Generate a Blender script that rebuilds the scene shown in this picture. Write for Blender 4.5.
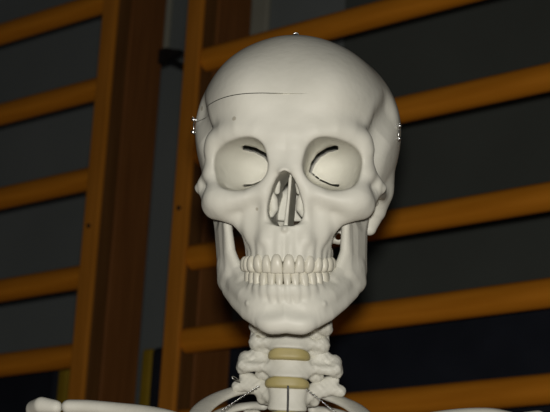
import bpy, bmesh, math, random
import numpy as np
from mathutils import Vector, Matrix

for o in list(bpy.data.objects):
    bpy.data.objects.remove(o)
scene = bpy.context.scene
col = scene.collection
random.seed(7)

# ------------------------------------------------------------------ camera
FPX = 1700.0                       # focal length in pixels of the 550 x 412 frame
PITCH, ROLL = math.radians(17.2), math.radians(3.2)
CAM = np.array([0.0, 0.0, 1.25])
_R = np.array([1.0, 0, 0])
_U = np.array([0, -math.sin(PITCH), math.cos(PITCH)])
CF = np.array([0, math.cos(PITCH), math.sin(PITCH)])
CR = math.cos(ROLL) * _R + math.sin(ROLL) * _U
CU = -math.sin(ROLL) * _R + math.cos(ROLL) * _U

cam_data = bpy.data.cameras.new('camera')
cam = bpy.data.objects.new('camera', cam_data)
col.objects.link(cam)
cam.matrix_world = Matrix(((CR[0], CU[0], -CF[0], CAM[0]), (CR[1], CU[1], -CF[1], CAM[1]),
                           (CR[2], CU[2], -CF[2], CAM[2]), (0, 0, 0, 1)))
cam_data.sensor_width = 36.0
cam_data.sensor_fit = 'HORIZONTAL'
cam_data.lens = FPX / 550.0 * 36.0
cam_data.clip_start = 0.05
cam_data.dof.use_dof = True
cam_data.dof.focus_distance = 1.165
cam_data.dof.aperture_fstop = 20.0
scene.camera = cam

# ------------------------------------------------------------------ light
world = bpy.data.worlds.new('dim_room')
scene.world = world
world.use_nodes = True
world.node_tree.nodes['Background'].inputs['Color'].default_value = (0.75, 0.85, 1.0, 1)
world.node_tree.nodes['Background'].inputs['Strength'].default_value = 0.012

def flash_lamp():
    """the camera's own flash tube, just above the lens"""
    d = bpy.data.lights.new('camera_flash', 'POINT')
    d.energy = 45.0
    d.shadow_soft_size = 0.014
    d.color = (1.0, 0.965, 0.90)
    o = bpy.data.objects.new('camera_flash', d)
    col.objects.link(o)
    o.location = Vector(CAM + CR * 0.0 + CU * 0.034 + CF * 0.01)
flash_lamp()

vs = scene.view_settings
vs.view_transform = 'Standard'
vs.look = 'None'
vs.exposure = 0.0
vs.gamma = 1.0
vs.use_curve_mapping = False

# ------------------------------------------------------------------ helpers
def px(u, v, depth):
    """a point seen at pixel (u, v), `depth` metres in front of the camera"""
    return CAM + (CF + CR * (u - 275.0) / FPX - CU * (v - 206.0) / FPX) * depth

def tag(o, label=None, cat=None, group=None, kind=None):
    if label: o['label'] = label
    if cat: o['category'] = cat
    if group: o['group'] = group
    if kind: o['kind'] = kind
    return o

def link(name, me, m, parent=None, smooth=False):
    o = bpy.data.objects.new(name, me)
    col.objects.link(o)
    if m is not None:
        me.materials.clear()
        me.materials.append(m)
    if parent is not None:
        o.parent = parent
    if smooth:
        me.polygons.foreach_set('use_smooth', np.ones(len(me.polygons), dtype=bool))
    return o

def mesh_from(verts, faces, name='mesh'):
    me = bpy.data.meshes.new(name)
    me.from_pydata([tuple(v) for v in verts], [], [tuple(f) for f in faces])
    me.update()
    return me

def quads_mesh(verts, quads, name='mesh'):
    me = bpy.data.meshes.new(name)
    nv, nq = len(verts), len(quads)
    me.vertices.add(nv)
    me.vertices.foreach_set('co', np.asarray(verts, np.float32).ravel())
    me.loops.add(nq * 4)
    me.loops.foreach_set('vertex_index', np.asarray(quads, np.int32).ravel())
    me.polygons.add(nq)
    me.polygons.foreach_set('loop_start', np.arange(0, nq * 4, 4, dtype=np.int32))
    me.polygons.foreach_set('loop_total', np.full(nq, 4, np.int32))
    me.update(calc_edges=True)
    me.validate()
    return me

# ------------------------------------------------------------------ materials
def new_mat(name, rough=0.5, spec=0.5):
    m = bpy.data.materials.new(name)
    m.use_nodes = True
    nt = m.node_tree
    b = nt.nodes['Principled BSDF']
    b.inputs['Roughness'].default_value = rough
    b.inputs['Specular IOR Level'].default_value = spec
    return m, nt, b

def noise_mat(name, c1, c2, scale, rough=0.5, spec=0.5, detail=4, stretch=(1, 1, 1), bump=0.0, bscale=None, metal=0.0, sss=0.0):
    m, nt, b = new_mat(name, rough, spec)
    tc = nt.nodes.new('ShaderNodeTexCoord')
    mp = nt.nodes.new('ShaderNodeMapping')
    mp.inputs['Scale'].default_value = stretch
    nz = nt.nodes.new('ShaderNodeTexNoise')
    nz.inputs['Scale'].default_value = scale
    nz.inputs['Detail'].default_value = detail
    rp = nt.nodes.new('ShaderNodeValToRGB')
    rp.color_ramp.elements[0].position = 0.3
    rp.color_ramp.elements[1].position = 0.7
    rp.color_ramp.elements[0].color = (*c1, 1)
    rp.color_ramp.elements[1].color = (*c2, 1)
    L = nt.links.new
    L(tc.outputs['Object'], mp.inputs['Vector'])
    L(mp.outputs['Vector'], nz.inputs['Vector'])
    L(nz.outputs['Fac'], rp.inputs['Fac'])
    L(rp.outputs['Color'], b.inputs['Base Color'])
    b.inputs['Metallic'].default_value = metal
    if sss > 0:
        b.inputs['Subsurface Weight'].default_value = sss
        b.inputs['Subsurface Radius'].default_value = (0.004, 0.003, 0.002)
        b.inputs['Subsurface Scale'].default_value = 1.0
    if bump > 0:
        n2 = nt.nodes.new('ShaderNodeTexNoise')
        n2.inputs['Scale'].default_value = bscale or scale * 3
        n2.inputs['Detail'].default_value = 3
        bp = nt.nodes.new('ShaderNodeBump')
        bp.inputs['Strength'].default_value = bump
        bp.inputs['Distance'].default_value = 0.002
        L(mp.outputs['Vector'], n2.inputs['Vector'])
        L(n2.outputs['Fac'], bp.inputs['Height'])
        L(bp.outputs['Normal'], b.inputs['Normal'])
    return m

M_BONE = noise_mat('bone_plastic', (0.59, 0.578, 0.505), (0.67, 0.658, 0.585), 22, 0.5, 0.28, bump=0.12, bscale=160)
def add_specks(m):
    """small brown specks and faint yellowing of old plastic"""
    nt = m.node_tree
    b = nt.nodes['Principled BSDF']
    src = b.inputs['Base Color'].links[0].from_socket
    tc = nt.nodes.new('ShaderNodeTexCoord')
    vo = nt.nodes.new('ShaderNodeTexVoronoi')
    vo.inputs['Scale'].default_value = 42
    L = nt.links.new
    L(tc.outputs['Object'], vo.inputs['Vector'])
    lt = nt.nodes.new('ShaderNodeMath'); lt.operation = 'LESS_THAN'; lt.inputs[1].default_value = 0.075
    L(vo.outputs['Distance'], lt.inputs[0])
    sep = nt.nodes.new('ShaderNodeSeparateColor')
    L(vo.outputs['Color'], sep.inputs[0])
    gt = nt.nodes.new('ShaderNodeMath'); gt.operation = 'GREATER_THAN'; gt.inputs[1].default_value = 0.72
    L(sep.outputs[0], gt.inputs[0])
    mu = nt.nodes.new('ShaderNodeMath'); mu.operation = 'MULTIPLY'
    L(lt.outputs[0], mu.inputs[0]); L(gt.outputs[0], mu.inputs[1])
    m2 = nt.nodes.new('ShaderNodeMath'); m2.operation = 'MULTIPLY'; m2.inputs[1].default_value = 0.5
    L(mu.outputs[0], m2.inputs[0])
    mx = nt.nodes.new('ShaderNodeMix'); mx.data_type = 'RGBA'
    L(m2.outputs[0], mx.inputs['Factor'])
    L(src, mx.inputs['A'])
    mx.inputs['B'].default_value = (0.22, 0.18, 0.11, 1)
    L(mx.outputs['Result'], b.inputs['Base Color'])
add_specks(M_BONE)
M_TOOTH = noise_mat('tooth_enamel', (0.58, 0.555, 0.46), (0.66, 0.635, 0.545), 60, 0.38, 0.35)
M_DISC = noise_mat('disc_rubber', (0.36, 0.30, 0.12), (0.44, 0.37, 0.17), 60, 0.5, 0.4)
M_STEEL = noise_mat('steel', (0.55, 0.55, 0.54), (0.7, 0.7, 0.69), 80, 0.28, 0.5, metal=1.0)
M_DARKWIRE = noise_mat('dark_wire', (0.05, 0.05, 0.05), (0.09, 0.09, 0.085), 80, 0.4, 0.5)
M_CART = noise_mat('costal_cartilage', (0.40, 0.34, 0.18), (0.48, 0.41, 0.24), 40, 0.5, 0.4)

def wood_mat(name, c1, c2, rough=0.42):
    return noise_mat(name, c1, c2, 9, rough, 0.35, detail=6, stretch=(9, 9, 0.7), bump=0.05, bscale=60)

M_STRIP = wood_mat('orange_varnished_pine', (0.41, 0.15, 0.012), (0.53, 0.20, 0.02))
M_BOARD_F = wood_mat('dark_brown_wood', (0.10, 0.042, 0.010), (0.15, 0.065, 0.017), 0.5)
M_BOARD_B = wood_mat('red_brown_wood', (0.155, 0.058, 0.014), (0.22, 0.085, 0.022), 0.5)
M_RUNG = noise_mat('orange_varnished_rung', (0.48, 0.168, 0.009), (0.61, 0.225, 0.016), 9, 0.5, 0.2, detail=6,
                   stretch=(0.7, 9, 9), bump=0.04, bscale=50)
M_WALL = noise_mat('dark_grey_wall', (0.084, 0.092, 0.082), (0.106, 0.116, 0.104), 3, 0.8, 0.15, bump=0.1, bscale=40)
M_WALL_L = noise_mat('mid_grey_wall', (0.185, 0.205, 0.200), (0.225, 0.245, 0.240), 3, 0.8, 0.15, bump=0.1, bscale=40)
M_TRIM = noise_mat('beige_wall_strip', (0.34, 0.33, 0.26), (0.40, 0.385, 0.31), 5, 0.7, 0.2)
M_FLOOR = noise_mat('gym_floor', (0.18, 0.10, 0.045), (0.24, 0.14, 0.06), 4, 0.4, 0.4, stretch=(1, 6, 1))
M_NAVY = noise_mat('navy_vinyl', (0.010, 0.012, 0.018), (0.016, 0.019, 0.028), 12, 0.6, 0.2, bump=0.1, bscale=90)
M_YELLOW = noise_mat('yellow_vinyl', (0.23, 0.15, 0.008), (0.29, 0.19, 0.012), 12, 0.5, 0.3)
M_BLACK = noise_mat('black_metal', (0.008, 0.008, 0.008), (0.014, 0.014, 0.014), 30, 0.5, 0.3)

# ------------------------------------------------------------------ the wall and the bars: frame (x along rungs, y into wall, z up)
PSI = math.radians(40.0)
WT = np.array([math.cos(PSI), -math.sin(PSI), 0.0])
WN = np.array([math.sin(PSI), math.cos(PSI), 0.0])        # pointing into the wall
WO = CAM + CF * 2.4
WO[2] = 0.0
WALL_Y = 0.52

def wall_frame(name, t, y=0.0, z=0.0):
    o = bpy.data.objects.new(name, None)
    col.objects.link(o)
    o.empty_display_size = 0.1
    p = WO + WT * t + WN * y
    o.location = (p[0], p[1], z)
    o.rotation_euler = (0, 0, -PSI)
    return o

def box_bm(bm, x0, x1, y0, y1, z0, z1, bevel=0.0, seg=2):
    r = bmesh.ops.create_cube(bm, size=1.0)
    vv = r['verts']
    for v in vv:
        v.co = Vector(((x0 + x1) / 2 + v.co.x * (x1 - x0), (y0 + y1) / 2 + v.co.y * (y1 - y0), (z0 + z1) / 2 + v.co.z * (z1 - z0)))
    if bevel > 0:
        es = list({e for v in vv for e in v.link_edges})
        bmesh.ops.bevel(bm, geom=es, offset=bevel, segments=seg, affect='EDGES', profile=0.5)

def box_mesh(x0, x1, y0, y1, z0, z1, bevel=0.0, seg=2):
    bm = bmesh.new()
    box_bm(bm, x0, x1, y0, y1, z0, z1, bevel, seg)
    me = bpy.data.meshes.new('box')
    bm.to_mesh(me)
    bm.free()
    return me

def place(o, t, y=0.0, z=0.0):
    p = WO + WT * t + WN * y
    o.location = (p[0], p[1], z)
    o.rotation_euler = (0, 0, -PSI)
    return o

def wall_t(u, v, off):
    d = CF + CR * (u - 275.0) / FPX - CU * (v - 206.0) / FPX
    P0 = CAM + CF * 2.4 + WN * off
    P = CAM + d * ((WN @ (P0 - CAM)) / (WN @ d))
    return float((P - (CAM + CF * 2.4)) @ WT), float(P[2])

# floor and wall
fl = link('floor', box_mesh(-5.5, 5.5, -2.5, 7.5, -0.10, 0.0), M_FLOOR)
tag(fl, 'brown wooden gym floor under the wall bars', 'floor', kind='structure')
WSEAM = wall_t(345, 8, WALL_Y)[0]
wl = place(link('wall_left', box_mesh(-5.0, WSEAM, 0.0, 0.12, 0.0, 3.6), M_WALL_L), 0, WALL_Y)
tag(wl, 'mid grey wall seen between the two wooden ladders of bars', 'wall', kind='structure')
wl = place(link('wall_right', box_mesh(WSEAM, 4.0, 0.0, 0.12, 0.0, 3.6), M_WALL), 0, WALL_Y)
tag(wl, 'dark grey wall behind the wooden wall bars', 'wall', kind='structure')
def trim(name, t0, t1, z0, z1, label):
    o = place(link(name, box_mesh(0, t1 - t0, -0.012, 0.0, 0, z1 - z0, 0.003), M_TRIM), t0, WALL_Y, z0)
    tag(o, label, 'wall strip', kind='structure')
trim('trim_1', wall_t(252, 10, WALL_Y)[0], wall_t(271, 10, WALL_Y)[0], 0.0, 3.6, 'beige vertical strip on the grey wall beside the skull')
trim('trim_2', wall_t(166, 20, WALL_Y)[0], wall_t(172, 20, WALL_Y)[0], wall_t(168, 54, WALL_Y)[1], 3.6, 'narrow pale vertical strip on the wall between the two ladders of bars')

RUNG_TOPS = [2.244, 2.091, 1.930, 1.805, 1.685]
zz = RUNG_TOPS[0]
UP = [zz + 0.152, zz + 0.304]
zz = RUNG_TOPS[-1]
DOWN = [zz - 0.122 * k for k in range(1, 12)]
RUNG_H, RUNG_D = 0.038, 0.032
RUNG_Z = [z - RUNG_H / 2 for z in UP + RUNG_TOPS + DOWN]
TOP = 2.62

def rung_mesh(length):
    n, bm = 20, bmesh.new()
    rings = []
    secs = [(0.0, 1.0), (0.0015, 1.0), (length - 0.0015, 1.0), (length, 1.0)]
    for x, s in secs:
        rings.append([bm.verts.new((x, RUNG_D / 2 * s * math.cos(2 * math.pi * k / n), RUNG_H / 2 * s * math.sin(2 * math.pi * k / n))) for k in range(n)])
    for i in range(len(rings) - 1):
        for k in range(n):
            bm.faces.new((rings[i][k], rings[i + 1][k], rings[i + 1][(k + 1) % n], rings[i][(k + 1) % n]))
    bm.faces.new(list(reversed(rings[0])))
    bm.faces.new(rings[-1])
    bmesh.ops.recalc_face_normals(bm, faces=bm.faces)
    me = bpy.data.meshes.new('rung')
    bm.to_mesh(me)
    bm.free()
    for p in me.polygons:
        p.use_smooth = len(p.vertices) == 4
    return me

def screw_mesh(r=0.004):
    bm = bmesh.new()
    bmesh.ops.create_cone(bm, cap_ends=True, segments=14, radius1=r, radius2=r * 0.8, depth=0.003,
                          matrix=Matrix.Rotation(math.pi / 2, 4, 'X'))
    me = bpy.data.meshes.new('screw')
    bm.to_mesh(me)
    bm.free()
    return me

UW = 0.031
def ladder(t_left, t_right, label, screws, bracket=False):
    """uprights' left faces at t_left and t_right"""
    root = wall_frame('wall_bars', t_left)
    L = t_right - t_left
    tag(root, label, 'wall bars', 'wooden wall bar ladders')
    strip = box_mesh(0, UW, 0.0, 0.009, 0, TOP, 0.0025)
    front = box_mesh(0.0012, UW - 0.0012, 0.0092, 0.037, 0, TOP, 0.0015)
    back = box_mesh(-0.0015, UW + 0.0015, 0.0372, 0.114, 0, TOP, 0.002)
    for x in (0.0, L):
        u = link('upright', back.copy() if x else back, M_BOARD_B, root)
        u.location = (x, 0, 0)
        f = link('front_board', front, M_BOARD_F, u)
        s = link('facing_strip', strip, M_STRIP, u)
        for z in screws:
            sc = link('screw', SCREW, M_BLACK, u)
            sc.location = (UW * 0.45, -0.0008, z)
    rm = rung_mesh(L - UW)
    for z in RUNG_Z:
        r = link('rung', rm, M_RUNG, root)
        r.location = (UW, 0.019, z)
    if bracket:
        # black wedge-shaped bracket on the back corner of the right upright
        x0, zb = L + UW + 0.0018, wall_t(163, 57, 0.11)[1]
        x1 = x0 + 0.048
        h = 0.0125
        V, Fc = [], []
        prof = [(0, -h), (0.018, -h * 0.95), (0.033, -h * 0.45), (0.048, -0.002), (0.048, 0.002), (0.033, h * 0.45), (0.018, h * 0.95), (0, h)]
        for y in (0.104, 0.1135):
            V += [(x0 + px_, y, zb + pz_) for px_, pz_ in prof]
        n = len(prof)
        Fc = [tuple(range(n)), tuple(reversed(range(n, 2 * n)))] + [(i, i + n, (i + 1) % n + n, (i + 1) % n) for i in range(n)]
        link('wall_bracket', mesh_from(V, Fc), M_BLACK, root)
        rodm = rung_mesh(WALL_Y - 0.113)
        r = link('bracket_bolt', rodm, M_BLACK, root)
        r.scale = (1, 0.25, 0.2)
        r.rotation_euler = (0, 0, math.pi / 2)
        r.location = (x0 + 0.008, 0.112, zb)
    return root
SCREW = screw_mesh()
ladder(-1.288, -0.388, 'orange wooden wall bars whose upright carries a black wall bracket', [1.985, 1.35], True)
ladder(-0.199, 0.771, 'orange wooden wall bars rising behind the skull and the neck bones', [1.985, 1.35])

MAT_H = 1.815
def mat_panel(t0, t1, edge_left, edge_right, label):
    root = wall_frame('gym_mat', t0, 0.125)
    L = t1 - t0
    e = 0.022
    x0 = e if edge_left else 0.0
    x1 = L - e if edge_right else L
    link('panel', box_mesh(x0, x1, 0.0, 0.07, 0.0, MAT_H, 0.008), M_NAVY, root)
    if edge_left:
        link('edging', box_mesh(0, e, 0.002, 0.068, 0.0, MAT_H, 0.005), M_YELLOW, root)
    if edge_right:
        link('edging', box_mesh(L - e, L, 0.002, 0.068, 0.0, MAT_H, 0.005), M_YELLOW, root)
    tag(root, label, 'mat', 'dark panels behind the bars')
mat_panel(-1.25, -0.528, False, True, 'dark navy panel with a yellow edge behind the bars that carry the black bracket')
mat_panel(-0.363, 0.72, True, False, 'dark navy panel with a yellow edge behind the bars beside the neck bones')

# ------------------------------------------------------------------ sculpting: signed distance fields on a grid, meshed with surface nets
def smin(a, b, k):
    if k <= 0: return np.minimum(a, b)
    h = np.maximum(k - np.abs(a - b), 0) / k
    return np.minimum(a, b) - h * h * (k * 0.25)

def smax(a, b, k):
    return -smin(-a, -b, k)

class Field:
    """millimetre grid; mirror=True keeps only x > 0 and mirrors it when meshed"""
    def __init__(self, lo, hi, h, mirror=False):
        self.h, self.mirror = h, mirror
        lo = list(lo)
        if mirror: lo[0] = h / 2
        self.ax = [np.arange(lo[i], hi[i] + h, h, dtype=np.float32) for i in range(3)]
        self.F = np.full([len(a) for a in self.ax], 60.0, np.float32)
    def region(self, lo, hi, m):
        sl, g = [], []
        for i in range(3):
            a = self.ax[i]
            i0 = int(np.searchsorted(a, lo[i] - m)); i1 = int(np.searchsorted(a, hi[i] + m))
            sl.append(slice(i0, max(i1, i0)))
        x = self.ax[0][sl[0]][:, None, None]; y = self.ax[1][sl[1]][None, :, None]; z = self.ax[2][sl[2]][None, None, :]
        return tuple(sl), x, y, z
    def put(self, fn, lo, hi, k=0.0, mode='+', m=None):
        sl, x, y, z = self.region(lo, hi, (k + 6.0) if m is None else m)
        if min(s.stop - s.start for s in sl) <= 0: return
        d = fn(x, y, z).astype(np.float32)
        if mode == '+': self.F[sl] = smin(self.F[sl], d, k)
        elif mode == '-': self.F[sl] = smax(self.F[sl], -d, k)
        else: self.F[sl] = smax(self.F[sl], d, k)
    def ell(self, c, r, k=0.0, mode='+', rot=None, m=None):
        c = np.array(c, float); r = np.array(r, float)
        R = np.eye(3) if rot is None else np.array(Matrix.Rotation(math.radians(rot[1]), 3, rot[0]))
        def fn(x, y, z):
            X, Y, Z = x - c[0], y - c[1], z - c[2]
            a = R[0, 0] * X + R[1, 0] * Y + R[2, 0] * Z
            b = R[0, 1] * X + R[1, 1] * Y + R[2, 1] * Z
            d = R[0, 2] * X + R[1, 2] * Y + R[2, 2] * Z
            k0 = np.sqrt((a / r[0]) ** 2 + (b / r[1]) ** 2 + (d / r[2]) ** 2)
            k1 = np.sqrt((a / r[0] ** 2) ** 2 + (b / r[1] ** 2) ** 2 + (d / r[2] ** 2) ** 2) + 1e-6
            return k0 * (k0 - 1) / k1
        ex = r if rot is None else np.full(3, r.max())
        self.put(fn, c - ex, c + ex, k, mode, m)
    def chain(self, pts, k=0.0, mode='+', scale=(1, 1, 1), m=None):
        """union of tapered capsules through (x, y, z, r); scale > 1 stretches the section along an axis"""
        P = np.array([p[:3] for p in pts], float); R = [p[3] for p in pts]
        s = np.array(scale, float)
        def fn(x, y, z):
            out = None
            for i in range(len(P) - 1 if len(P) > 1 else 1):
                a, b = P[i] / s, P[min(i + 1, len(P) - 1)] / s
                ab = b - a; L2 = max(float(ab @ ab), 1e-9)
                X, Y, Z = x / s[0] - a[0], y / s[1] - a[1], z / s[2] - a[2]
                t = np.clip((X * ab[0] + Y * ab[1] + Z * ab[2]) / L2, 0, 1)
                d = np.sqrt((X - ab[0] * t) ** 2 + (Y - ab[1] * t) ** 2 + (Z - ab[2] * t) ** 2) - (R[i] + (R[min(i + 1, len(R) - 1)] - R[i]) * t)
                out = d if out is None else np.minimum(out, d)
            return out * s.min()
        e = max(R) * s
        self.put(fn, P.min(0) - e, P.max(0) + e, k, mode, m)
    def box(self, c, hf, rd=1.0, k=0.0, mode='+', rot=None, m=None):
        c = np.array(c, float); hf = np.array(hf, float)
        R = np.eye(3) if rot is None else np.array(Matrix.Rotation(math.radians(rot[1]), 3, rot[0]))
        def fn(x, y, z):
            X, Y, Z = x - c[0], y - c[1], z - c[2]
            q = [np.abs(R[0, i] * X + R[1, i] * Y + R[2, i] * Z) - hf[i] + rd for i in range(3)]
            o = np.sqrt(np.maximum(q[0], 0) ** 2 + np.maximum(q[1], 0) ** 2 + np.maximum(q[2], 0) ** 2)
            return o + np.minimum(np.maximum(np.maximum(q[0], q[1]), q[2]), 0) - rd
        ex = hf if rot is None else np.full(3, np.linalg.norm(hf))
        self.put(fn, c - ex, c + ex, k, mode, m)
    def full(self):
        if not self.mirror: return self.F, self.ax
        F = np.concatenate([self.F[::-1], self.F], 0)
        return F, [np.concatenate([-self.ax[0][::-1], self.ax[0]]), self.ax[1], self.ax[2]]
    def mesh(self):
        F, ax = self.full()
        F = np.pad(F, 1, constant_values=5.0)
        h = self.h
        org = np.array([a[0] - h for a in ax], np.float32)
        S = F < 0
        n = np.array(F.shape) - 1
        cnt = np.zeros(n, np.int8)
        for dx in (0, 1):
            for dy in (0, 1):
                for dz in (0, 1):
                    cnt += S[dx:dx + n[0], dy:dy + n[1], dz:dz + n[2]]
        act = np.argwhere((cnt > 0) & (cnt < 8))
        idx = np.full(n, -1, np.int32)
        idx[act[:, 0], act[:, 1], act[:, 2]] = np.arange(len(act))
        cor = np.array([(i, j, k) for i in (0, 1) for j in (0, 1) for k in (0, 1)])
        val = [F[act[:, 0] + c[0], act[:, 1] + c[1], act[:, 2] + c[2]] for c in cor]
        acc = np.zeros((len(act), 3), np.float32); num = np.zeros(len(act), np.float32)
        for a in range(8):
            for b in range(a + 1, 8):
                df = cor[b] - cor[a]
                if np.abs(df).sum() != 1: continue
                va, vb = val[a], val[b]
                cr = (va < 0) != (vb < 0)
                t = np.where(cr, va / np.where(cr, va - vb, 1), 0)
                acc += np.where(cr[:, None], cor[a] + t[:, None] * df, 0)
                num += cr
        V = (act + acc / num[:, None]) * h + org
        Q = []
        for axis in range(3):
            o1, o2 = [(1, 2), (2, 0), (0, 1)][axis]
            s0 = [slice(None)] * 3; s1 = [slice(None)] * 3
            s0[axis] = slice(0, -1); s1[axis] = slice(1, None)
            A, B = S[tuple(s0)], S[tuple(s1)]
            e = np.argwhere(A != B)
            e = e[(e[:, o1] > 0) & (e[:, o2] > 0) & (e[:, o1] < F.shape[o1] - 1) & (e[:, o2] < F.shape[o2] - 1)]
            fl = A[e[:, 0], e[:, 1], e[:, 2]]
            def at(d1, d2):
                q = e.copy(); q[:, o1] -= d1; q[:, o2] -= d2
                return idx[q[:, 0], q[:, 1], q[:, 2]]
            q = np.stack([at(1, 1), at(0, 1), at(0, 0), at(1, 0)], 1)
            q[~fl] = q[~fl][:, ::-1]
            Q.append(q)
        Q = np.concatenate(Q)
        Q = Q[(Q >= 0).all(1)]
        return V, Q

# ------------------------------------------------------------------ the skeleton's frames
def rotm(ax, a):
    return np.array(Matrix.Rotation(math.radians(a), 3, ax))
SK_D = 1.156
CB = np.stack([CR, CF, CU], 1)                      # camera basis: right, forward, up
SK_M = CB @ rotm('Y', 0.5) @ rotm('X', -4.0) @ rotm('Z', -6.0)
SK_O = px(286, 190, SK_D)
ROOT_P = px(289, 380, 1.26)
ROOT_P = np.array([ROOT_P[0], ROOT_P[1], 0.0])

def skull_w(V):
    """skull millimetres -> metres relative to the skeleton's foot"""
    return np.asarray(V, float) * 0.001 @ SK_M.T + SK_O - ROOT_P

root = bpy.data.objects.new('skeleton', None)
col.objects.link(root)
root.location = tuple(ROOT_P)
tag(root, 'off white model skeleton with a latched skull cap, yellow neck discs and collar bones', 'skeleton')

# ---- cranium with face
def orbit_d(x, y, z):
    t = np.clip((y + 8) / 54.0, 0, 1.6)
    cx = 32.0 - 11.5 * np.clip(y / 46.0, 0, 1.2) ** 1.9
    cz = 18.2 - 1.2 * t
    s = np.sqrt(np.clip(1 - 0.92 * np.clip(t, 0, 1.02) ** 2.6, 0.02, 1))
    X, Z = x - cx, z - cz
    a = math.radians(-13)
    Xr = X * math.cos(a) + Z * math.sin(a); Zr = -X * math.sin(a) + Z * math.cos(a)
    Xr = Xr + 0.0
    # slightly narrower toward the top inner corner
    q = (np.abs(Xr / (19.8 * s)) ** 2.7 + np.abs(Zr / (16.9 * s)) ** 2.7) ** (1 / 2.7)
    d = (q - 1) * 17.0 * s
    return smax(d, y - 46.5, 9.0)

PEAR = [(-25.2, 0.0), (-24.6, 5.0), (-22.5, 9.0), (-19, 11.2), (-15, 12.2), (-10, 11.8), (-4, 10.2), (2, 8.3), (7, 6.0), (10, 3.6), (11.6, 1.6), (12.4, 0.0)]
def pear_d(x, y, z):
    zz = np.array([p[0] for p in PEAR]); xx = np.array([p[1] for p in PEAR])
    w = np.interp(z, zz, xx, left=-6, right=-6)
    d = np.maximum((np.abs(x) - w) * 0.9, np.maximum(z - 12.4, -25.2 - z))
    return np.maximum(d, y - 64)

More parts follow.
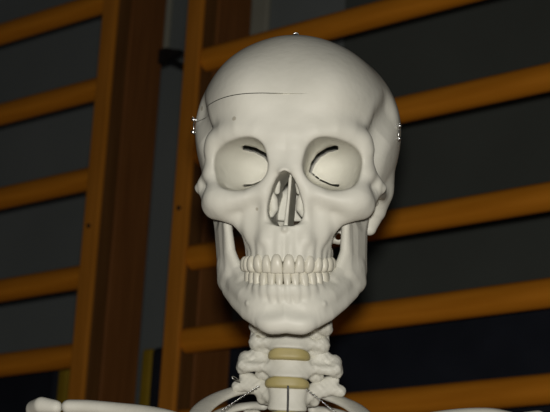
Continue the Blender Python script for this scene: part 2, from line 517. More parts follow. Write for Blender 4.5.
def build_cranium():
    f = Field((0, -20, -62), (84, 180, 128), 0.8, mirror=True)
    # vault
    def vault(x, y, z, g=0.0):
        rz = np.where(z > 50, 67.5, 84.0) - g
        ry = np.where(y < 88, 90.0, 86.0) - g
        a, b, c = x / (75.2 - g), (y - 88) / ry, (z - 50) / rz
        k0 = np.sqrt(a * a + b * b + c * c)
        k1 = np.sqrt((a / (75.2 - g)) ** 2 + (b / ry) ** 2 + (c / rz) ** 2) + 1e-6
        return k0 * (k0 - 1) / k1
    f.put(vault, (-90, -30, -70), (90, 190, 140))
    f.ell((0, 50, 56), (57, 53, 58), 16)
    f.ell((26, 38, 66), (22, 38, 26), 22)                 # frontal eminences
    # flat base
    f.put(lambda x, y, z: -(z + 10 + 0 * x + np.clip((y - 60) * -0.05, -6, 6)), (-90, -30, -80), (90, 190, 0), 14, '&', m=30)
    f.ell((0, 150, 2), (38, 22, 18), 14)
    # temporal hollow behind the orbits
    f.chain([(62, 32, 0, 12), (61, 31, 14, 11.5), (62, 29, 30, 10.5), (67, 38, 48, 9.5), (73, 54, 60, 8)], 14, '-')
    # brow, bridge and frontal process
    f.ell((0, 2, 38), (17, 8.5, 13), 10)
    f.chain([(12, 3, 34, 6), (22, 1.5, 39, 6), (33, 3, 40.5, 6), (43, 8, 38.5, 5.5), (50, 13, 34, 5)], 12)
    f.chain([(50.5, 15, 35, 4.6), (51, 15.5, 22, 4.4), (51, 14.5, 10, 5.2), (48, 10, -3, 8)], 9)
    f.chain([(52, 18, 24, 4.0), (55.5, 21, 13, 5.0), (59.5, 25, 7, 4.8), (64.6, 29.0, 4.4, 1.8)], 8)
    f.chain([(53, 17, 30, 4), (48, 26, 24, 5), (42, 34, 18, 6)], 7)        # orbit side wall
    f.chain([(53, 16, 12, 4), (47, 26, 6, 6), (40, 36, 6, 7)], 7)
    # between and behind the orbits
    f.box((0, 24, 16), (13.5, 26, 24), 5, 8)
    f.box((20, 30, 38), (24, 24, 6), 5, 8)
    f.box((20, 28, -6), (24, 22, 7), 5, 8)
    f.box((18, 50, 10), (26, 12, 22), 6, 8)
    # maxilla
    f.ell((0, 26, -20), (28.5, 27, 26), 8)
    f.chain([(12.5, -1, 24, 4.5), (12, -3.5, 8, 4.2), (14.5, -1.5, -8, 4), (16, -1, -22, 4), (14, -2.5, -34, 4)], 8)
    f.ell((21, 8, -22), (10, 7.5, 17), 8)
    f.chain([(48, 9, -6, 8), (38, 3, -6.5, 6.2), (27, 0.5, -6, 6), (17, 0, 0, 5)], 8)
    def alveol(x, y, z):
        a = 26.8 + (z + 46) * 0.03; b = 37.5
        cy = 31.0
        q = np.sqrt((x / a) ** 2 + (np.minimum(y - cy, 0) / b) ** 2)
        d = (q - 1) * 29.0
        d = np.maximum(d, y - 52)
        return np.maximum(d, np.maximum(-47.9 - z, z + 25))
    f.put(alveol, (-32, -10, -50), (32, 56, -20), 7)
    # zygoma and arch
    f.chain([(44, 9, -8, 9.5), (52, 16, -8.5, 7.8), (56.3, 22.5, -3.0, 5.6), (61.3, 28, 1.8, 3.2)], 7)
    f.chain([(60.5, 32, 1.0, 2.2), (61.5, 46, 0.5, 2.2), (62.5, 60, 1.5, 2.4), (62.5, 76, 3, 3.2), (62, 86, 5, 4)], 4, scale=(1, 1, 1.5))
    f.chain([(50, 15.5, -12.5, 6.0), (44, 13, -13.5, 6.6), (35, 12.5, -18, 6.0), (28, 14.5, -28, 4.0), (25.8, 18, -40, 3.2)], 6)
    # canine hollows and cheek hollow
    f.ell((24, -7.4, -19), (8, 5, 9), 9, '-')
    f.ell((41, 27, -36), (10.5, 18, 15), 4, '-')
    # root ridges over the front teeth
    for (tx, ty) in [(4.2, -6.3), (11.1, -4.4), (16.8, -0.8), (21.2, 4.8), (24.0, 11.2), (26.0, 19.0)]:
        f.chain([(tx * 0.96, ty + 2.6, -31, 1.4), (tx * 0.99, ty + 1.5, -38, 2.4), (tx, ty + 0.8, -46.5, 3.0)], 4.5)
    # nasal bones and spine
    f.chain([(0, -1, 36, 5), (0, -3, 25, 4.0), (0, -8, 16, 3.4), (0, -11, 12.5, 2.6)], 8, scale=(1.6, 1, 1))
    f.chain([(6, -1, 28, 5), (7, -3.5, 16, 3.8), (8.5, -4, 6, 2.6)], 7)
    # ear region, mastoid
    f.chain([(56, 88, 10, 13), (55, 89, -8, 9.5), (52.5, 88, -21, 5.2)], 9)
    f.chain([(63, 86, 5, 4.5), (62, 100, 6, 4)], 6)
    f.chain([(64, 82, 2, 2.2), (50, 84, 2, 2.2)], 2, '-')
    f.ell((0, 66, -6), (34, 34, 11), 10)
    f.chain([(14, 50, -10, 8), (15, 50, -28, 5), (15, 52, -40, 3)], 7)
    f.ell((12, 97, -16), (6, 10, 6), 5)
    f.chain([(42, 84, -8, 4), (38, 80, -26, 1.6)], 4)      # styloid
    # orbits
    f.put(orbit_d, (10, -20, -4), (56, 48, 40), 1.8, '-', m=14)
    # brow edge kept crisp by the cutter, soft notch at inner rim
    # nasal opening
    f.put(pear_d, (0, -30, -26), (14, 66, 14), 1.6, '-', m=10)
    f.chain([(0, -7.5, -27, 1.4), (0, -4, -26.5, 1.8), (0, 4, -26.5, 3)], 3)
    # hollow inside of the braincase, walls kept round the orbits
    def cavity(x, y, z):
        d = vault(x, y, z, 6.0)
        d = smax(d, -(z - 2 - np.clip((62 - y) * 0.9, 0, 40)), 8)
        d = smax(d, -(orbit_d(x, y, z) - 4.0), 2)
        return np.maximum(d, 9.0 - y)
    sl, x, y, z = f.region((0, 0, -10), (80, 180, 125), 6)
    f.F[sl] = np.maximum(f.F[sl], -np.maximum(cavity(x, y, z), f.F[sl] + 4.6)).astype(np.float32)
    # middle fossa behind the orbit so that the fissure opens into the dark
    f.ell((22, 62, 14), (20, 14, 13), 4, '-')
    f.chain([(0, 100, 10, 15), (0, 103, -30, 15)], 3, '-')         # foramen magnum
    # fissures
    def slit(pts, r, y0, y1):
        P = np.array(pts, float)
        def fn(x, y, z):
            out = None
            for i in range(len(P) - 1):
                a, b = P[i], P[i + 1]; ab = b - a
                t = np.clip(((x - a[0]) * ab[0] + (z - a[1]) * ab[1]) / (ab @ ab), 0, 1)
                rr = r[i] + (r[i + 1] - r[i]) * t
                d = np.sqrt((x - a[0] - ab[0] * t) ** 2 + (z - a[1] - ab[1] * t) ** 2) - rr
                out = d if out is None else np.minimum(out, d)
            return np.maximum(out, np.maximum(y0 - y, y - y1))
        f.put(fn, (P[:, 0].min() - 3, y0, P[:, 1].min() - 3), (P[:, 0].max() + 3, y1, P[:, 1].max() + 3), 0.6, '-', m=4)
    slit([(32, 32.0), (25.5, 31.0), (19, 27.8), (14.8, 22.5), (12.8, 16.5)], [1.7, 1.6, 1.6, 1.4, 0.9], 22, 64)
    slit([(13.6, 15.5), (20, 10.5), (28, 6.8), (33, 6.0)], [0.45, 0.5, 0.55, 1.0], 18, 64)
    # infraorbital and supraorbital holes
    return f

CUT_Z0, CUT_S = 64.6, -0.14          # saw cut of the skull cap: z = CUT_Z0 + CUT_S * y
def split_cut(V, Q):
    me = quads_mesh(V, Q)
    out = []
    n = Vector((0, -CUT_S, 1)).normalized()
    for side in (0, 1):
        bm = bmesh.new()
        bm.from_mesh(me)
        r = bmesh.ops.bisect_plane(bm, geom=bm.verts[:] + bm.edges[:] + bm.faces[:], plane_co=(0, 0, CUT_Z0), plane_no=n,
                                   clear_inner=side == 0, clear_outer=side == 1)
        es = [e for e in r['geom_cut'] if isinstance(e, bmesh.types.BMEdge)]
        bmesh.ops.triangle_fill(bm, use_beauty=False, use_dissolve=False, edges=es)
        m2 = bpy.data.meshes.new('cranium')
        bm.to_mesh(m2)
        bm.free()
        out.append(m2)
    return out

def world_mesh(me, conv):
    co = np.empty(len(me.vertices) * 3, np.float32)
    me.vertices.foreach_get('co', co)
    me.vertices.foreach_set('co', np.asarray(conv(co.reshape(-1, 3)), np.float32).ravel())
    me.update()
    return me

_cr = build_cranium()
_V, _Q = _cr.mesh()
cap_me, low_me = split_cut(_V, _Q)
def recede(v):
    """forehead leans back above the brow"""
    w = np.array(v, float)
    w[:, 1] += 0.0021 * np.clip(w[:, 2] - 42, 0, None) ** 2
    return w
def lift_cap(v):
    w = recede(v)
    w[:, 2] += np.clip((14 - w[:, 0]) / 30, 0.0, 1) * np.clip((110 - w[:, 1]) / 60, 0, 1) * 0.55
    return skull_w(w)
cranium = link('cranium', world_mesh(low_me, lambda v: skull_w(recede(v))), M_BONE, root, True)
skull_cap = link('skull_cap', world_mesh(cap_me, lift_cap), M_BONE, cranium, True)

# ---- nasal septum and conchae inside the nose
def septum():
    f = Field((-6, 0, -28), (8, 50, 16), 0.7)
    f.chain([(2.6, 2, 8, 1.0), (1.6, 4, -4, 1.0), (0.4, 3, -16, 1.1), (0, 1, -24, 1.6)], 2)
    f.put(lambda x, y, z: np.maximum(np.abs(x - (0.0 + (z + 24) * 0.085)) - 0.8, np.maximum(np.maximum(2 - y, y - 48), np.maximum(-26 - z, z - 13))), (-4, 0, -27), (6, 48, 14), 1)
    return f
def concha(sx, pts, bm_k=2.5):
    f = Field((-16, 0, -28), (16, 48, 16), 0.7)
    f.chain([(sx * p[0], p[1], p[2], p[3]) for p in pts], bm_k)
    return f
V, Q = septum().mesh()
link('nasal_septum', quads_mesh(skull_w(V), Q), M_BONE, cranium, True)
for sx in (-1, 1):
    V, Q = concha(sx, [(11.5, 9, -1, 2.4), (9.6, 9, -6, 3.2), (9.2, 10, -12, 3.2), (11.0, 11, -16, 2.2)]).mesh()
    link('nasal_concha', quads_mesh(skull_w(V), Q), M_BONE, cranium, True)
    V, Q = concha(sx, [(8, 13, 9, 2.0), (7.2, 13, 5, 2.3), (7.6, 15, 0, 2.0)]).mesh()
    link('nasal_concha', quads_mesh(skull_w(V), Q), M_BONE, cranium, True)

# ---- mandible
def build_mandible():
    f = Field((0, -20, -102), (66, 90, 6), 0.7, mirror=True)
    f.chain([(0, 0, -89, 7), (10, 0.5, -89.6, 7), (19, 5, -87.5, 6.2), (27, 13, -83.5, 5.6), (36, 27, -76, 5.2), (43, 41, -68.5, 5), (47.5, 53, -61.5, 4.4)], 5)
    f.chain([(0, -2, -79, 5), (12, 0, -79, 5.2), (21, 6, -77, 5.4), (29, 15, -71, 5.2), (36, 28, -65, 5), (42, 42, -57, 4.6), (46.5, 51, -50, 4)], 8)
    f.chain([(0, -3, -69, 4.3), (9, -2, -69, 4.3), (16, 3, -68, 4.3), (21, 11, -66, 4.5), (24.5, 20, -63.5, 4.8), (28, 30, -60, 4.8), (34, 40, -55, 4.4)], 7)
    # chin
    f.ell((0, -4, -88), (9, 4.5, 7), 7)
    f.ell((10.5, -2.0, -90.5), (7, 4.5, 5), 8)
    f.ell((10, -9.6, -78.5), (9, 3.4, 5), 9, '-')
    # ramus
    poly = [(33, -54), (35.5, -40), (38, -26), (38, -12), (40, -5), (45, -6), (50, -14), (57, -17), (63, -13), (67, -5), (75, -4), (77, -10), (69, -24), (65, -42), (63, -54), (58, -62), (50, -66), (42, -64)]
    PP = np.array(poly, float)
    def ramus(x, y, z):
        Y, Z = np.broadcast_arrays(y[0], z[0])
        d2 = np.full(Y.shape, 1e9); ins = np.zeros(Y.shape, bool)
        n = len(PP)
        for i in range(n):
            a, b = PP[i], PP[(i + 1) % n]
            e = b - a
            t = np.clip(((Y - a[0]) * e[0] + (Z - a[1]) * e[1]) / (e @ e), 0, 1)
            d2 = np.minimum(d2, (Y - a[0] - e[0] * t) ** 2 + (Z - a[1] - e[1] * t) ** 2)
            c = ((a[1] > Z) != (b[1] > Z)) & (Y < (b[0] - a[0]) * (Z - a[1]) / (b[1] - a[1] + 1e-9) + a[0])
            ins ^= c
        d2 = np.where(ins, -np.sqrt(d2), np.sqrt(d2))[None]
        xc = 41.4 + (y - 36) * 0.36 + np.clip(-60 - z, -60, 0) * 0.0 + np.clip((-40 - z) * 0.02, -1, 1)
        th = 2.4 + 1.8 * np.clip(-d2 / 9.0, 0, 1)
        qx, q2 = np.abs(x - xc) * 0.95 - th + 2.0, d2 + 2.0
        return np.sqrt(np.maximum(qx, 0) ** 2 + np.maximum(q2, 0) ** 2) + np.minimum(np.maximum(qx, q2), 0) - 2.0
    f.put(ramus, (30, 28, -70), (66, 84, 0), 6, m=8)
    f.chain([(52, 76, -3, 4.5), (60, 73, -2, 4.5)], 4)                      # condyle
    f.chain([(41.8, 37, -22, 2.4), (40.2, 36, -40, 3.0), (35, 33, -53, 3.6), (31, 26, -60, 3.4)], 5)   # front edge
    # root ridges
    for (tx, ty) in [(2.7, -5.6), (8.1, -4.6), (13.6, -1.5), (18.6, 3.4), (22.2, 9.6)]:
        f.chain([(tx * 1.03, ty + 1.8, -75, 1.0), (tx * 1.01, ty + 0.7, -70, 2.1), (tx, ty + 0.1, -66.0, 2.7)], 3.2)
    f.ell((25.8, 4.8, -77), (1.7, 2.2, 1.7), 1.5)
    return f
V, Q = build_mandible().mesh()
def jaw_w(v):
    v = np.array(v, float)                      # the wired jaw hangs a little to one side
    v[:, 0] += 0.0 - (v[:, 2] + 75) * 0.06
    return skull_w(v)
mandible = link('mandible', quads_mesh(jaw_w(V), Q), M_BONE, root, True)

# ---- teeth
def tooth_mesh(w, d, h, kind, conv, pos, ang, up):
    """crown along local z from the gum (0) to the biting edge (h); up=-1 grows downward"""
    n = 16
    if kind == 'incisor':
        secs = [(-2.6, .30, .25), (-1.9, .52, .50), (-0.9, .66, .72), (0, .75, .86), (.15, .84, .95), (.4, .96, 1.0), (.7, 1.0, .80), (.9, .99, .52), (.98, .95, .36), (1.0, .84, .24)]
    elif kind == 'canine':
        secs = [(-2.6, .30, .25), (-1.9, .52, .52), (-0.9, .66, .75), (0, .77, .9), (.15, .86, .98), (.4, .98, 1.0), (.65, 1.0, .88), (.85, .82, .66), (.96, .55, .45), (1.0, .28, .25)]
    elif kind == 'premolar':
        secs = [(-2.6, .34, .3), (-1.8, .55, .55), (-0.8, .70, .74), (0, .79, .84), (.2, .90, .95), (.5, 1.0, 1.0), (.78, .98, .92), (.92, .84, .74), (1.0, .55, .48)]
    else:
        secs = [(-2.6, .50, .5), (-1.6, .68, .7), (0, .84, .88), (.25, .95, .97), (.55, 1.0, 1.0), (.82, .97, .93), (.95, .86, .80), (1.0, .62, .55)]
    V, Fc = [], []
    ca, sa = math.cos(ang), math.sin(ang)
    for (zf, sw, sd) in secs:
        z = zf * h if zf >= 0 else zf
        for k in range(n):
            th = 2 * math.pi * k / n
            e = 0.75
            cx = math.copysign(abs(math.cos(th)) ** e, math.cos(th)) * w / 2 * sw
            cy = math.copysign(abs(math.sin(th)) ** e, math.sin(th)) * d / 2 * sd
            # crowns bulge and lean slightly
            cy += 0.10 * d * (zf if zf > 0 else 0) * 0.5
            V.append((pos[0] + cx * ca - cy * sa, pos[1] + cx * sa + cy * ca, pos[2] + up * z))
    m = len(secs)
    for i in range(m - 1):
        for k in range(n):
            q = (i * n + k, i * n + (k + 1) % n, (i + 1) * n + (k + 1) % n, (i + 1) * n + k)
            Fc.append(q if up > 0 else q[::-1])
    Fc.append(tuple(range((m - 1) * n, m * n)) if up > 0 else tuple(reversed(range((m - 1) * n, m * n))))
    Fc.append(tuple(reversed(range(n))) if up > 0 else tuple(range(n)))
    return mesh_from(conv(np.array(V)), Fc)

def arch_pos(xs, a, b, cy):
    out = []
    for x in xs:
        y = cy - b * math.sqrt(max(0.0, 1 - (x / a) ** 2))
        # tangent angle
        dydx = b * x / (a * a * math.sqrt(max(1e-3, 1 - (x / a) ** 2)))
        out.append((x, y, math.atan(dydx)))
    return out
UPX = [4.15, 11.2, 17.1, 22.0, 25.4, 27.6, 28.6]
UPY = [-9.2, -7.3, -2.8, 3.2, 9.8, 18.0, 27.8]
UANG = [6, 22, 42, 58, 68, 78, 84]
UPW = [8.4, 6.6, 7.4, 6.7, 6.6, 9.8, 9.4]
UPD = [6.6, 6.0, 7.6, 8.6, 8.8, 10.5, 10.5]
UPZ0 = [-46.6, -47.0, -46.4, -47.0, -47.2, -47.2, -46.8]
UPZ1 = [-57.0, -56.4, -56.6, -55.9, -55.5, -54.8, -53.5]
LWX = [2.7, 8.0, 13.4, 18.2, 21.8, 24.8, 26.2]
LWY = [-6.4, -5.4, -2.1, 3.2, 9.4, 17.4, 27.0]
LANG = [4, 16, 38, 55, 66, 76, 82]
LWW = [5.3, 5.7, 6.6, 6.8, 7.0, 10.6, 10.2]
LWD = [5.6, 5.8, 7.2, 7.6, 8.2, 10.0, 10.0]
LWZ0 = [-65.8, -65.8, -66.0, -65.8, -65.2, -64.0, -62.0]
LWZ1 = [-55.2, -55.2, -54.8, -54.6, -54.4, -53.9, -52.6]
KIND = ['incisor', 'incisor', 'canine', 'premolar', 'premolar', 'molar', 'molar']
for i in range(7):
    for sx in (-1, 1):
        me = tooth_mesh(UPW[i], UPD[i], UPZ0[i] - UPZ1[i], KIND[i], lambda v: skull_w(v + np.array((-1.0, 0, 0))), (sx * UPX[i], UPY[i] + UPD[i] * 0.18, UPZ0[i]), sx * math.radians(UANG[i]), -1)
        link('tooth', me, M_TOOTH, cranium, True)
        me = tooth_mesh(LWW[i], LWD[i], LWZ1[i] - LWZ0[i], KIND[i], jaw_w, (sx * LWX[i], LWY[i] + LWD[i] * 0.18, LWZ0[i]), sx * math.radians(LANG[i]), 1)
        link('tooth', me, M_TOOTH, mandible, True)

skull_cap['label'] = 'sawn skull cap held by small steel latches'
cranium['label'] = 'off white facial skull with open eye sockets'

# ------------------------------------------------------------------ neck, ribs and shoulders
def catmull(P, n=8):
    P = np.asarray(P, float)
    Q = np.vstack([2 * P[0] - P[1], P, 2 * P[-1] - P[-2]])
    out = []
    for i in range(1, len(Q) - 2):
        p0, p1, p2, p3 = Q[i - 1], Q[i], Q[i + 1], Q[i + 2]
        for t in np.linspace(0, 1, n, endpoint=False):
            out.append(0.5 * ((2 * p1) + (-p0 + p2) * t + (2 * p0 - 5 * p1 + 4 * p2 - p3) * t * t + (-p0 + 3 * p1 - 3 * p2 + p3) * t ** 3))
    out.append(P[-1])
    return np.array(out)

def sweep(P, up=(0, 0, 1), n=8, seg=12):
    """P rows: x y z (metres) + half width + half height; rounded ends"""
    C = catmull(P, n)
    pts, wd, ht = C[:, :3], C[:, 3], C[:, 4]
    T = np.gradient(pts, axis=0)
    T /= np.linalg.norm(T, axis=1)[:, None]
    # rounded ends
    ext = []
    r0, r1 = min(wd[0], ht[0]), min(wd[-1], ht[-1])
    for q in (0.98, 0.8, 0.45):
        c = math.sqrt(1 - q * q)
        ext.append((pts[0] - T[0] * r0 * q, wd[0] * c, ht[0] * c, T[0]))
    body = [(pts[i], wd[i], ht[i], T[i]) for i in range(len(pts))]
    end = []
    for q in (0.45, 0.8, 0.98):
        c = math.sqrt(1 - q * q)
        end.append((pts[-1] + T[-1] * r1 * q, wd[-1] * c, ht[-1] * c, T[-1]))
    rows = ext + body + end
    V, Fc = [], []
    up = np.array(up, float)
    for p, w, h, t in rows:
        a = np.cross(t, up); a /= np.linalg.norm(a) + 1e-9
        b = np.cross(a, t)
        for k in range(seg):
            th = 2 * math.pi * k / seg
            V.append(p + a * w * math.cos(th) + b * h * math.sin(th))
    m = len(rows)
    for i in range(m - 1):
        for k in range(seg):
            Fc.append((i * seg + k, (i + 1) * seg + k, (i + 1) * seg + (k + 1) % seg, i * seg + (k + 1) % seg))
    Fc.append(tuple(range(seg)))
    Fc.append(tuple(reversed(range((m - 1) * seg, m * seg))))
    return mesh_from(np.array(V) - ROOT_P, Fc)

def pxr(rows, du=0.0, dv=0.0):
    """(u, v, depth, half width mm, half height mm) -> sweep rows"""
    return [tuple(px(u + du, v + dv, d)) + (w * 0.001, h * 0.001) for u, v, d, w, h in rows]

def frame(tilt, yaw=-3.0, roll=0.0):
    return rotm('Z', yaw) @ rotm('X', tilt) @ rotm('Y', roll)

def put(V, M, O):
    return np.asarray(V, float) * 0.001 @ M.T + O - ROOT_P

def rough(f, x0, a=0.38):
    """uneven, cast look of the small bones"""
    x = f.ax[0][:, None, None]; y = f.ax[1][None, :, None]; z = f.ax[2][None, None, :]
    w = np.clip((np.abs(x) - x0 + 1) / 5.0, 0.15, 1)
    f.F += (w * (a * np.sin(x * 0.55 + 1.3 + 0.3 * z) * np.sin(y * 0.62 + 0.4) * np.sin(z * 0.60 + 2.1 + 0.2 * x)
            + a * 0.5 * np.sin(x * 1.15 + 0.5 * y) * np.sin(z * 1.25 + 0.7 + 0.3 * y))).astype(np.float32)

def vertebra(bw, bh, bd, wing, wz, spin=30, cerv=True):
    """bw half width of the body, bh half height, bd half depth, wing = tip of the transverse process"""
    f = Field((0, -bd - 4, -bh - 14), (wing + 8, bd + 50, bh + 16), 0.8, mirror=True)
    def body(x, y, z):
        wst = 1 - 0.10 * np.clip(1 - (z / bh) ** 2, 0, 1)
        q = (np.abs(x / (bw * wst)) ** 2.5 + np.abs(y / (bd * wst)) ** 2.5) ** (1 / 2.5)
        d = (q - 1) * min(bw, bd)
        return smax(d, np.abs(z - 0.9 * np.clip((np.abs(x) / bw) ** 3, 0, 1)) - bh, 2.0)
    f.put(body, (-bw, -bd, -bh), (bw, bd, bh), 0, m=6)
    if cerv:
        f.chain([(bw * 0.93, -1, bh * 0.55, 3.0), (bw * 0.95, 3, bh + 2.2, 1.8)], 3)         # uncinate lips
        # side mass with upper and lower facets
        f.chain([(bw * 0.8, 1, 0, 4.5), (bw + 5, 5, wz + 1, 5.2)], 5)
        f.ell((bw + 7.5, 5, wz + 8), (6.6, 6, 6.4), 2.5)
        f.ell((bw + 5, 10, wz - 7), (6.0, 6, 5.0), 4)
        # transverse process, front and back tubercle with a groove between
        f.chain([(bw + 2, 1, wz - 2.5, 3.6), (wing * 0.80, 1, wz - 3.5, 3.8), (wing - 5, 1, wz - 2.0, 4.6)], 3.5)
        f.chain([(bw + 8, 7, wz + 4, 5.5), (wing - 6, 7, wz + 3.0, 6.0), (wing - 4, 6, wz - 3.5, 4.8)], 4)
        f.chain([(bw + 3, -3.5, wz + 2.0, 1.6), (wing - 8, -3.0, wz + 2.2, 1.8)], 3, '-')
    else:
        f.chain([(bw * 0.8, 4, 3, 4.5), (bw + 4, 6, 7, 5.0), (wing * 0.75, 9, wz + 3.5, 4.6), (wing - 4, 10, wz + 2.5, 4.4)], 4)
        f.chain([(bw + 2, 7, 9, 4.5), (bw + 9, 8, 13.5, 4.8), (wing - 9, 9, wz + 10.5, 4.0)], 3)
        f.chain([(bw + 4, -1, wz + 7.2, 1.1), (wing - 4, 3, wz + 6.8, 1.3)], 2, '-')
        f.ell((bw * 0.96, 4, bh * 0.4), (4, 4, 4), 3)
    rough(f, bw)
    # arch and spinous process
    f.chain([(bw + 4, 10, 1, 4), (10, bd + 12, 0, 3.5), (0, bd + 17, -1, 4)], 4)
    f.chain([(0, bd + 15, -1, 4.0), (0, bd + 15 + spin * 0.6, -6, 3.2), (0, bd + 15 + spin, -11, 4.2)], 4, scale=(0.9, 1, 1.3))
    f.ell((0, bd + 5.5, 0), (bw * 0.72, 7, 40), 1.5, '-')
    return f

def disc_field(bw, bd, hh):
    f = Field((-bw - 4, -bd - 4, -hh - 5), (bw + 4, bd + 4, hh + 5), 0.8)
    def fn(x, y, z):
        q = (np.abs(x / (bw + 0.9)) ** 2.6 + np.abs(y / (bd + 0.8)) ** 2.6) ** (1 / 2.6)
        zc = 1.0 * np.clip((np.abs(x) / bw) ** 3, 0, 1.2)
        # bulging rim, upper edge arched
        d1 = (q - 1) * min(bw, bd)
        d2 = np.abs(z - 0.6 + 0.9 * (x / bw) ** 2) - hh * (1.08 - 0.30 * (x / bw) ** 2)
        return smax(d1, d2, 3.0)
    f.put(fn, (-bw, -bd, -hh), (bw, bd, hh), 0, m=8)
    return f

def add_field(name, f, M, O, mat, parent):
    V, Q = f.mesh()
    o = link(name, quads_mesh(put(V, M, O), Q), mat, parent, True)
    if name == 'disc':
        o['label'] = 'olive yellow disc between two vertebrae'
    return o

D_N = 1.236
def spine_o(u, v, back=9.5, M=None):
    """centre of a body whose front face is seen at (u, v)"""
    p = px(u, v, D_N)
    return p + np.array([0, 1, 0]) * back * 0.001

F_C6 = frame(-4); F_C7 = frame(2); F_T1 = frame(6)
c6 = add_field('vertebra', vertebra(14.2, 6.9, 9.0, 29, 2.5, 28), F_C6, spine_o(289.5, 339), M_BONE, root)
c7 = add_field('vertebra', vertebra(14.6, 6.9, 9.5, 38.5, 4.5, 34), F_C7, spine_o(289.5, 367), M_BONE, root)
t1 = add_field('vertebra', vertebra(15.2, 8.4, 10.0, 42, 7.0, 36, cerv=False), F_T1, spine_o(288, 398), M_BONE, root)
add_field('disc', disc_field(14.6, 9.4, 4.6), frame(-1), spine_o(289.5, 353.5), M_DISC, root)
add_field('disc', disc_field(15.6, 10.2, 4.4), frame(4), spine_o(287.5, 381.5), M_DISC, root)
# chest spine below the frame
pv = spine_o(288, 398)
for k in range(1, 5):
    o = pv + np.array([0, 0.004 * k, -0.0245 * k])
    add_field('vertebra', vertebra(15.4, 8.6, 11.0, 38, 3.0, 36, cerv=False), frame(6), o, M_BONE, root)
    add_field('disc', disc_field(15.2, 10.4, 3.6), frame(6), o + np.array([0, -0.001, 0.0123]), M_DISC, root)

# upper neck, mostly hidden behind the jaw
def atlas_field():
    f = Field((0, -18, -16), (46, 40, 16), 0.8, mirror=True)
    f.chain([(0, -8, 0, 4), (12, -5, 0, 4), (18, 2, 0, 7)], 4)
    f.ell((19, 4, 1), (7, 10, 8), 4)
    f.chain([(22, 5, 0, 5), (30, 4, -1, 6.2), (36, 5, -2, 4.6)], 4)
    f.chain([(20, 10, 0, 4), (14, 24, 0, 3.4), (0, 32, 0, 4)], 4)
    f.chain([(30, -14, -1.5, 2.5), (30, 20, -1.5, 2.5)], 1, '-')
    return f
A_O = skull_w(np.array([[0.0, 87.0, -25.5]]))[0] + ROOT_P
add_field('vertebra', atlas_field(), SK_M, A_O, M_BONE, root)
c6o = spine_o(289.5, 339)
for k in range(1, 5):
    t = k / 5.0
    o = A_O * (1 - t) + c6o * t + np.array([0, -0.004 * math.sin(math.pi * t), 0])
    add_field('vertebra', vertebra(11.5 + k * 0.4, 5.2, 8.0, 26 + k, -1.0, 16 + 2 * k), frame(-8 + k), o, M_BONE, root)
    if k > 1:
        add_field('disc', disc_field(11.6 + k * 0.4, 8.0, 2.6), frame(-7 + k), o + np.array([0, 0, 0.0075]), M_DISC, root)
add_field('disc', disc_field(13.4, 8.6, 2.6), frame(-4), c6o + np.array([0, 0.0, 0.0080]), M_DISC, root)

# ribs
RIBS = [
    [(250, 385, 1.268, 4.5, 3.5), (238, 385.5, 1.266, 6, 3.2), (224, 389, 1.258, 7, 2.8), (209, 396, 1.243, 7.5, 2.7), (197, 406, 1.222, 7.5, 2.7), (190, 420, 1.196, 7, 2.8), (193, 440, 1.168, 7, 3), (212, 462, 1.150, 7, 3.4), (240, 478, 1.142, 8, 4)],
    [(322, 389, 1.268, 4.5, 3.5), (331, 392, 1.266, 6, 3.2), (343, 396.5, 1.258, 7, 2.8), (356, 403, 1.243, 7.5, 2.7), (367, 413, 1.222, 7.5, 2.7), (375, 427, 1.196, 7, 2.8), (372, 448, 1.168, 7, 3), (355, 470, 1.150, 7, 3.4), (330, 482, 1.142, 8, 4)],
    [(262, 402, 1.278, 4, 3.2), (248, 402, 1.285, 5, 3), (230, 405, 1.283, 5.5, 2.7), (210, 414, 1.270, 6, 2.6), (190, 430, 1.240, 6, 2.6), (178, 456, 1.195, 6, 2.6), (186, 486, 1.155, 6, 2.8), (215, 512, 1.135, 6, 3), (246, 524, 1.13, 6, 3.4)],
    [(314, 406, 1.278, 4, 3.2), (328, 407, 1.285, 5, 3), (346, 411, 1.283, 5.5, 2.7), (366, 421, 1.270, 6, 2.6), (385, 438, 1.240, 6, 2.6), (395, 466, 1.195, 6, 2.6), (386, 496, 1.155, 6, 2.8), (355, 518, 1.135, 6, 3), (324, 527, 1.13, 6, 3.4)],
]
for rows, du, dv in zip(RIBS, (4, -2, 2, -2), (4.5, 4.5, 4, 4)):
    link('rib', sweep(pxr(rows, du, dv), up=(0, -0.45, 0.9), n=8, seg=14), M_BONE, root, True)

# breast bone handle
def manubrium():
    f = Field((0, -10, -36), (36, 12, 24), 1.0, mirror=True)
    f.chain([(0, 0, 10, 6), (22, 1, 12, 6)], 5, scale=(1, 0.9, 1.2))
    f.chain([(0, 0, 10, 6.5), (0, 0, -28, 5)], 8, scale=(2.2, 0.8, 1))
    f.ell((0, 0, 22), (10, 10, 6), 4, '-')
    return f
add_field('breastbone', manubrium(), frame(14), px(286, 490, 1.145), M_BONE, root)

# collar bones
link('collar_bone', sweep(pxr([(70, 407.5, 1.215, 9, 5.6), (90, 408, 1.210, 8, 5.6), (118, 410.5, 1.200, 6.4, 5.6), (146, 413.5, 1.186, 5.6, 5.6), (172, 419, 1.168, 5.6, 5.6), (200, 430, 1.150, 6, 6), (232, 446, 1.140, 7, 7), (256, 458, 1.138, 9, 9)]), n=8, seg=16), M_BONE, root, True)
link('collar_bone', sweep(pxr([(508, 419, 1.245, 9, 5.6), (488, 415.5, 1.238, 8, 5.6), (460, 416.2, 1.226, 6.4, 5.6), (428, 420.5, 1.206, 5.6, 5.6), (392, 428, 1.184, 5.6, 5.6), (352, 438, 1.160, 6, 6), (326, 452, 1.144, 7, 7), (312, 461, 1.138, 9, 9)]), n=8, seg=16), M_BONE, root, True)

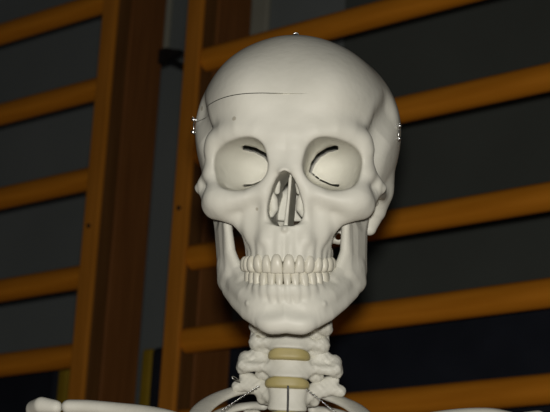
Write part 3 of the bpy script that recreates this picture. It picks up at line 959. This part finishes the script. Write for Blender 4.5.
# shoulder blades: blade, spine and acromion
def scapula(sx):
    f = Field((-80, -30, -130), (80, 60, 30), 1.4)
    P = [(-sx * 50, 30, 0), (-sx * 38, 30, -120)]
    f.chain([(sx * 8, 14, -14, 4), (-sx * 52, 30, 6, 3), (-sx * 56, 32, -40, 2.6), (-sx * 40, 30, -118, 4), (sx * 2, 14, -50, 4), (sx * 8, 14, -14, 5)], 3)
    for a in np.linspace(0, 1, 34):
        f.chain([(-sx * (52 - 12 * a), 31, 2 - 118 * a, 2.0), (sx * (8 - 44 * a), 15 + 14 * a, -14 - 98 * a, 2.2)], 3)
    f.chain([(-sx * 54, 36, -14, 2.5), (-sx * 20, 40, -6, 4), (sx * 8, 36, 2, 5), (sx * 23, 18, 8, 6)], 4)
    f.chain([(sx * 24, 14, 9, 6), (sx * 19, 2, 9.5, 6.2), (sx * 9, -4, 8, 5)], 4)
    f.chain([(sx * 4, 8, -8, 5), (sx * 2, -10, -4, 4.5), (sx * 8, -20, -10, 4)], 4)
    f.ell((sx * 12, 8, -22), (6, 9, 13), 4)
    return f
add_field('shoulder_blade', scapula(-1), frame(0, 8), px(67, 420, 1.228), M_BONE, root)
add_field('shoulder_blade', scapula(1), frame(0, -8), px(512, 430, 1.26), M_BONE, root)

# ---- wires, pins and the latches of the skull cap
def wire(name, rows, m, parent, r=0.5, n=6):
    return link(name, sweep(pxr([(u, v, d, r, r) for u, v, d in rows]), up=(0.1, 0.99, 0.05), n=n, seg=8), m, parent, True)

def coil(a, b, turns, R, d):
    """a twisted wire tie between two pixels"""
    A, B = px(*a, d[0]), px(*b, d[1])
    t = (B - A) / np.linalg.norm(B - A)
    u = np.cross(t, (0, 1, 0)); u /= np.linalg.norm(u); w = np.cross(t, u)
    N = turns * 8
    P = []
    for i in range(N + 1):
        s = i / N
        th = 2 * math.pi * turns * s
        P.append(tuple(A + (B - A) * s + (u * math.cos(th) + w * math.sin(th)) * R * 0.001) + (0.00036, 0.00036))
    return sweep(P, up=tuple(w), n=1, seg=6)
link('wire_tie', coil((259, 386), (221, 411), 12, 0.45, (1.224, 1.208)), M_STEEL, root, True)
link('wire_tie', coil((306, 388.5), (338, 414), 12, 0.45, (1.224, 1.208)), M_STEEL, root, True)
wire('wire_tie', [(240, 382, 1.236), (234, 379.5, 1.233), (231.5, 377, 1.233), (234, 376.8, 1.235), (239, 380, 1.238)], M_STEEL, root, 0.3)
wire('front_wire', [(288, 386.5, 1.2255), (288, 398, 1.2255), (287.6, 412, 1.227), (287.4, 428, 1.230)], M_DARKWIRE, root, 0.8)

def skull_sweep(name, pts, r, m, parent, n=6, seg=10, up=(0.1, 0.99, 0.05)):
    W = skull_w(np.array(pts, float)) + ROOT_P
    return link(name, sweep([tuple(w) + (r * 0.001, r * 0.001) for w in W], up=up, n=n, seg=seg), m, parent, True)
def latch_x(y, z):
    rz = 67.5 if z > 50 else 84.0
    q = 1 - ((y - 88) / 90.0) ** 2 - ((z - 50) / rz) ** 2
    return 75.2 * math.sqrt(max(q, 0.01))
for sx, y, zc in ((-1, 74, 52.6), (1, 68, 46.8)):
    for dz, par in ((4.6, skull_cap), (-4.6, cranium)):
        X = latch_x(y, zc + dz)
        skull_sweep('latch_pin', [(sx * (X - 2.5), y, zc + dz), (sx * (X + 1.4), y - 0.6, zc + dz + 0.2)], 0.8, M_STEEL, par)
        skull_sweep('latch_pin_head', [(sx * (X + 1.2), y - 0.6, zc + dz + 0.2), (sx * (X + 1.8), y - 0.7, zc + dz + 0.2)], 1.4, M_STEEL, par)
    X = latch_x(y, zc) + 0.9
    skull_sweep('latch_hook', [(sx * (X + .6), y - 1.0, zc + 6.4), (sx * X, y + 1.6, zc + 4.6), (sx * X, y - 1.4, zc + 1.0), (sx * X, y - 1.6, zc - 3.0), (sx * X, y + 1.2, zc - 6.0), (sx * X, y - 2.6, zc - 5.6)], 0.5, M_STEEL, skull_cap)
# eyelet screw on the crown
skull_sweep('crown_screw', [(-1, 74, 112.0), (-1, 74, 118.0)], 1.2, M_STEEL, skull_cap, up=(1, 0, 0))
skull_sweep('crown_screw_nut', [(-1, 74, 116.8), (-1, 74, 117.6)], 2.8, M_STEEL, skull_cap, up=(1, 0, 0))
skull_sweep('crown_eyelet', [(-1 + 1.9 * math.cos(a), 74, 119.2 + 1.5 * math.sin(a)) for a in np.linspace(-1.5, 4.7, 14)], 0.5, M_STEEL, skull_cap, n=2)

# ---- the stand that carries the skeleton
SP = pv + np.array([0, 0.030, 0]) - ROOT_P
def rod(name, a, b, r, m, parent, seg=16):
    return link(name, sweep([tuple(np.array(a) + ROOT_P) + (r, r), tuple(np.array(b) + ROOT_P) + (r, r)], up=(1, 0.1, 0), n=1, seg=seg), m, parent, True)
rod('stand_pole', (SP[0], SP[1] + 0.012, 0.05), (SP[0], SP[1] + 0.012, SP[2] - 0.10), 0.010, M_STEEL, root)
for k in range(5):
    a = 2 * math.pi * k / 5 + 0.3
    ex, ey = SP[0] + 0.26 * math.cos(a), SP[1] + 0.012 + 0.26 * math.sin(a)
    rod('stand_foot', (SP[0], SP[1] + 0.012, 0.075), (ex, ey, 0.055), 0.012, M_STEEL, root)
    bm = bmesh.new()
    bmesh.ops.create_cone(bm, cap_ends=True, segments=20, radius1=0.0245, radius2=0.0245, depth=0.02,
                          matrix=Matrix.Translation((ex, ey, 0.0245)) @ Matrix.Rotation(a, 4, 'Z') @ Matrix.Rotation(math.pi / 2, 4, 'X'))
    me = bpy.data.meshes.new('castor'); bm.to_mesh(me); bm.free()
    link('castor', me, M_BLACK, root)
